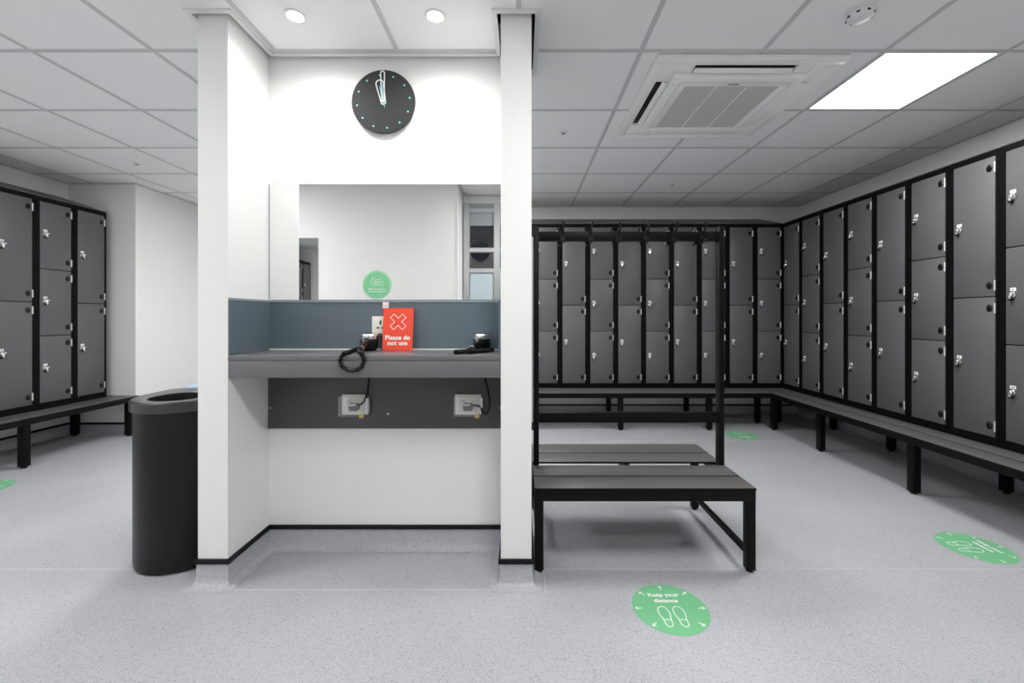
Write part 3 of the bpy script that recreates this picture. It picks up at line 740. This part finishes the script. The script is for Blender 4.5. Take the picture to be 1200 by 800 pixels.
# ------------------------------------------------------------------ floor decals
def decal_meshes():
    d = {}
    d['disc'] = MB().lathe([(0.147,0.0002),(0.147,0.0012),(0.0,0.0013)], 56, cap=False).mesh('decal_disc', M['green'])
    b = MB()
    b.ribbon([(0,-0.013),(0,0.011)], 0.0036, 0.0013, 0.0017); b.ribbon([(-0.008,0.003),(0,0.013),(0.008,0.003)], 0.0036, 0.0013, 0.0018)
    d['arrow'] = b.mesh('arrow', M['white_print'])
    f = MB()
    sole = [(-0.004,-0.018),(-0.016,-0.008),(-0.022,0.012),(-0.020,0.032),(-0.010,0.046),(0.003,0.050),(0.015,0.042),(0.021,0.024),(0.019,0.004),(0.014,-0.016)]
    # smooth the sole outline
    def smooth(p):
        o = []
        for i in range(len(p)):
            a, b_ = Vector(p[i]), Vector(p[(i+1)%len(p)]); o += [tuple(a.lerp(b_,0.25)), tuple(a.lerp(b_,0.75))]
        return o
    full = [(-0.013,-0.022),(-0.020,0.004),(-0.022,0.026),(-0.013,0.046),(0.0,0.053),(0.014,0.046),(0.022,0.024),(0.020,0.0),(0.014,-0.024),(0.015,-0.046),(0.008,-0.058),(-0.002,-0.060),(-0.010,-0.056),(-0.014,-0.044)]
    f.ribbon(smooth(full), 0.0036, 0.0013, 0.0018, True)
    f.ribbon([(-0.014,-0.024),(0.001,-0.021),(0.015,-0.024)], 0.0034, 0.0013, 0.0018)
    d['foot'] = f.mesh('footprint', M['white_print'])
    d['t1'] = setmat(text_mesh('Keep your', 0.0285, 0.0009, 1.04, ext=0.0003), M['white_print'])
    d['t2'] = setmat(text_mesh('distance', 0.0285, 0.0009, 1.04, ext=0.0003), M['white_print'])
    return d
DM = decal_meshes()
def decal(x, y, rz, label):
    t = thing('floor_decal', label, 'floor decal', (x, y, 0), rz, 'green distancing floor decals')
    link('decal_disc', DM['disc'], t)
    for a in (90, 45, 0, -45, 225, 180, 135):
        link('arrow', DM['arrow'], t, (0.125*math.cos(R(a)), 0.125*math.sin(R(a)), 0), (0,0,R(a-90)))
    o = link('footprint', DM['foot'], t, (-0.033, -0.042, 0)); o = link('footprint', DM['foot'], t, (0.027, -0.042, 0)); o.scale = (-1,1,1)
    link('lettering', DM['t1'], t, (-0.003, 0.079, 0.0016)); link('lettering', DM['t2'], t, (-0.003, 0.043, 0.0016))
decal(0.587, 1.693, 0, 'round green Keep your distance decal in front of the coat-hook bench')
decal(2.27, 2.14, R(-90), 'round green distancing decal beside the long side bench, text towards the lockers')
decal(2.13, 4.14, R(180), 'round green distancing decal near the corner of the two locker benches')
decal(-3.63, 2.87, R(90), 'round green distancing decal by the bench past the waste bin')

# ------------------------------------------------------------------ ceiling fittings
# air conditioning cassette
ac = thing('air_conditioning_cassette', 'white square four-way air conditioning unit in the tiled ceiling', 'air conditioner', (1.142, 2.575, CEIL))
H = 0.475
def ringbox(b, ho, hi, z0, z1, mi=0):
    b.box(-ho,ho,-ho,-hi,z0,z1,mi).box(-ho,ho,hi,ho,z0,z1,mi).box(-ho,-hi,-hi,hi,z0,z1,mi).box(hi,ho,-hi,hi,z0,z1,mi); return b
p = MB()
# outer flange, sloping bevel, field with four slots
SL, SW0, SW1 = 0.262, 0.352, 0.416
ringbox(p, H, 0.425, -0.024, -0.0005)
ringbox(p, 0.425, SW1, -0.022, -0.006); ringbox(p, SW0, 0.33, -0.022, -0.006)
for s1 in (-1, 1):
    for s2 in (-1, 1):
        a0, a1 = sorted((s1*SW0, s1*SW1)); b0, b1 = sorted((s2*SL, s2*SW1))
        p.box(a0, a1, b0, b1, -0.022, -0.006)
        a0, a1 = sorted((s1*SL, s1*SW0)); b0, b1 = sorted((s2*SW0, s2*SW1))
        p.box(a0, a1, b0, b1, -0.022, -0.006)
p.build('fascia', M['ac'], ac, bevel=0.0015)
MB().box(-0.42,0.42,-0.42,0.42,-0.005,-0.0022).build('inner_void', M['dark'], ac)
for k in range(4):
    op = k in (0, 3)       # flaps of two sides stand open
    m = Matrix.Rotation(R(90*k),4,'Z') @ Matrix.Translation((0,-(SW0+0.013 if op else (SW0+SW1)/2),-0.018)) @ Matrix.Rotation(R(-24 if op else 0),4,'X')
    MB().box(-SL+0.008, SL-0.008, -0.029 if not op else -0.014, 0.029 if not op else 0.014, -0.005, 0.001).xf(m).build('air_flap', M['ac'], ac, bevel=0.0015)
g = MB(); ringbox(g, 0.346, 0.256, -0.046, -0.0225)
gr = g.build('grille_frame', M['ac'], ac, bevel=0.004)
g = MB(); ringbox(g, 0.300, 0.296, -0.0466, -0.0461); g.build('grille_line', M['grid'], gr)
for k in range(3):
    x0 = -0.2555+k*0.1705
    MB().box(x0+0.0015, x0+0.1685, -0.2555, 0.2555, -0.040, -0.030).build('filter_panel', M['filter'], ac)
    if k: MB().box(x0-0.004, x0+0.004, -0.2555, 0.2555, -0.0415, -0.0402).build('filter_rib', M['ac'], ac)
MB().box(-0.024,0.024,-0.284,-0.277,-0.0472,-0.0461).box(-0.036,-0.028,-0.284,-0.276,-0.0472,-0.0461).build('maker_mark', M['dark'], gr)
# smoke detector
sd = thing('smoke_detector', 'round white smoke detector on the ceiling tile near the air unit', 'smoke detector', (1.425, 1.80, CEIL+0.003))
MB().lathe([(0.052,0),(0.052,-0.012),(0.048,-0.016)], 32).build('detector_base', M['detector'], sd)
MB().lathe([(0.046,-0.0165),(0.050,-0.020),(0.047,-0.034),(0.034,-0.044),(0.0,-0.046)], 32).build('detector_head', M['detector'], sd)
for k in range(8):
    a = 2*math.pi*k/8
    MB().box(-0.006,0.006,-0.002,0.002,-0.004,0.004).xf(Matrix.Rotation(a,4,'Z') @ Matrix.Translation((0,-0.0475,-0.031)) @ Matrix.Rotation(R(-20),4,'X')).build('vent_slot', M['dark'], sd)
MB().box(0.052,0.068,-0.008,0.008,-0.010,-0.001).build('clip', M['detector'], sd)
def sprinkler(x, y, label):
    t = thing('sprinkler_head', label, 'sprinkler', (x, y, CEIL+0.003), 0, 'ceiling sprinkler heads')
    MB().lathe([(0.030,0),(0.028,-0.005),(0.016,-0.007),(0.0,-0.007)], 20).build('escutcheon', M['detector'], t)
    MB().lathe([(0.008,-0.0071),(0.006,-0.012),(0.012,-0.013),(0.012,-0.015),(0.0,-0.015)], 12).build('sprinkler_body', M['plate_grey'], t)
sprinkler(0.29, 3.0, 'small ceiling sprinkler head above the coat-hook bench')
sprinkler(1.477, 4.2, 'small ceiling sprinkler head beyond the air unit, near the end lockers')
sprinkler(-3.27, 3.62, 'small ceiling sprinkler head near the white wall nib')
# downlights
def downlight(x, y, label):
    t = thing('downlight', label, 'ceiling light', (x, y, CEIL+0.003), 0, 'downlights over the vanity')
    MB().lathe([(0.030,-0.0002),(0.044,-0.0002),(0.044,-0.004),(0.036,-0.006),(0.030,-0.003)], 32, cap=False).build('bezel', M['white_plastic'], t)
    MB().lathe([(0.0295,-0.0003),(0.0295,-0.002),(0.0,-0.0025)], 24, cap=False).build('lens', M['lamp'], t)
    sl = bpy.data.lights.new('downlight_beam', 'SPOT'); sl.energy = SPOT_WATTS; sl.spot_size = R(168); sl.spot_blend = 1.0; sl.shadow_soft_size = 0.03; sl.color = (1.0, 0.975, 0.94)
    link('downlight_beam', sl, t, (0,0,-0.012))
downlight(-0.978, 1.838, 'lit round downlight over the hair dryer with the hanging cord')
downlight(-0.375, 1.838, 'lit round downlight over the hair dryer by the pier')
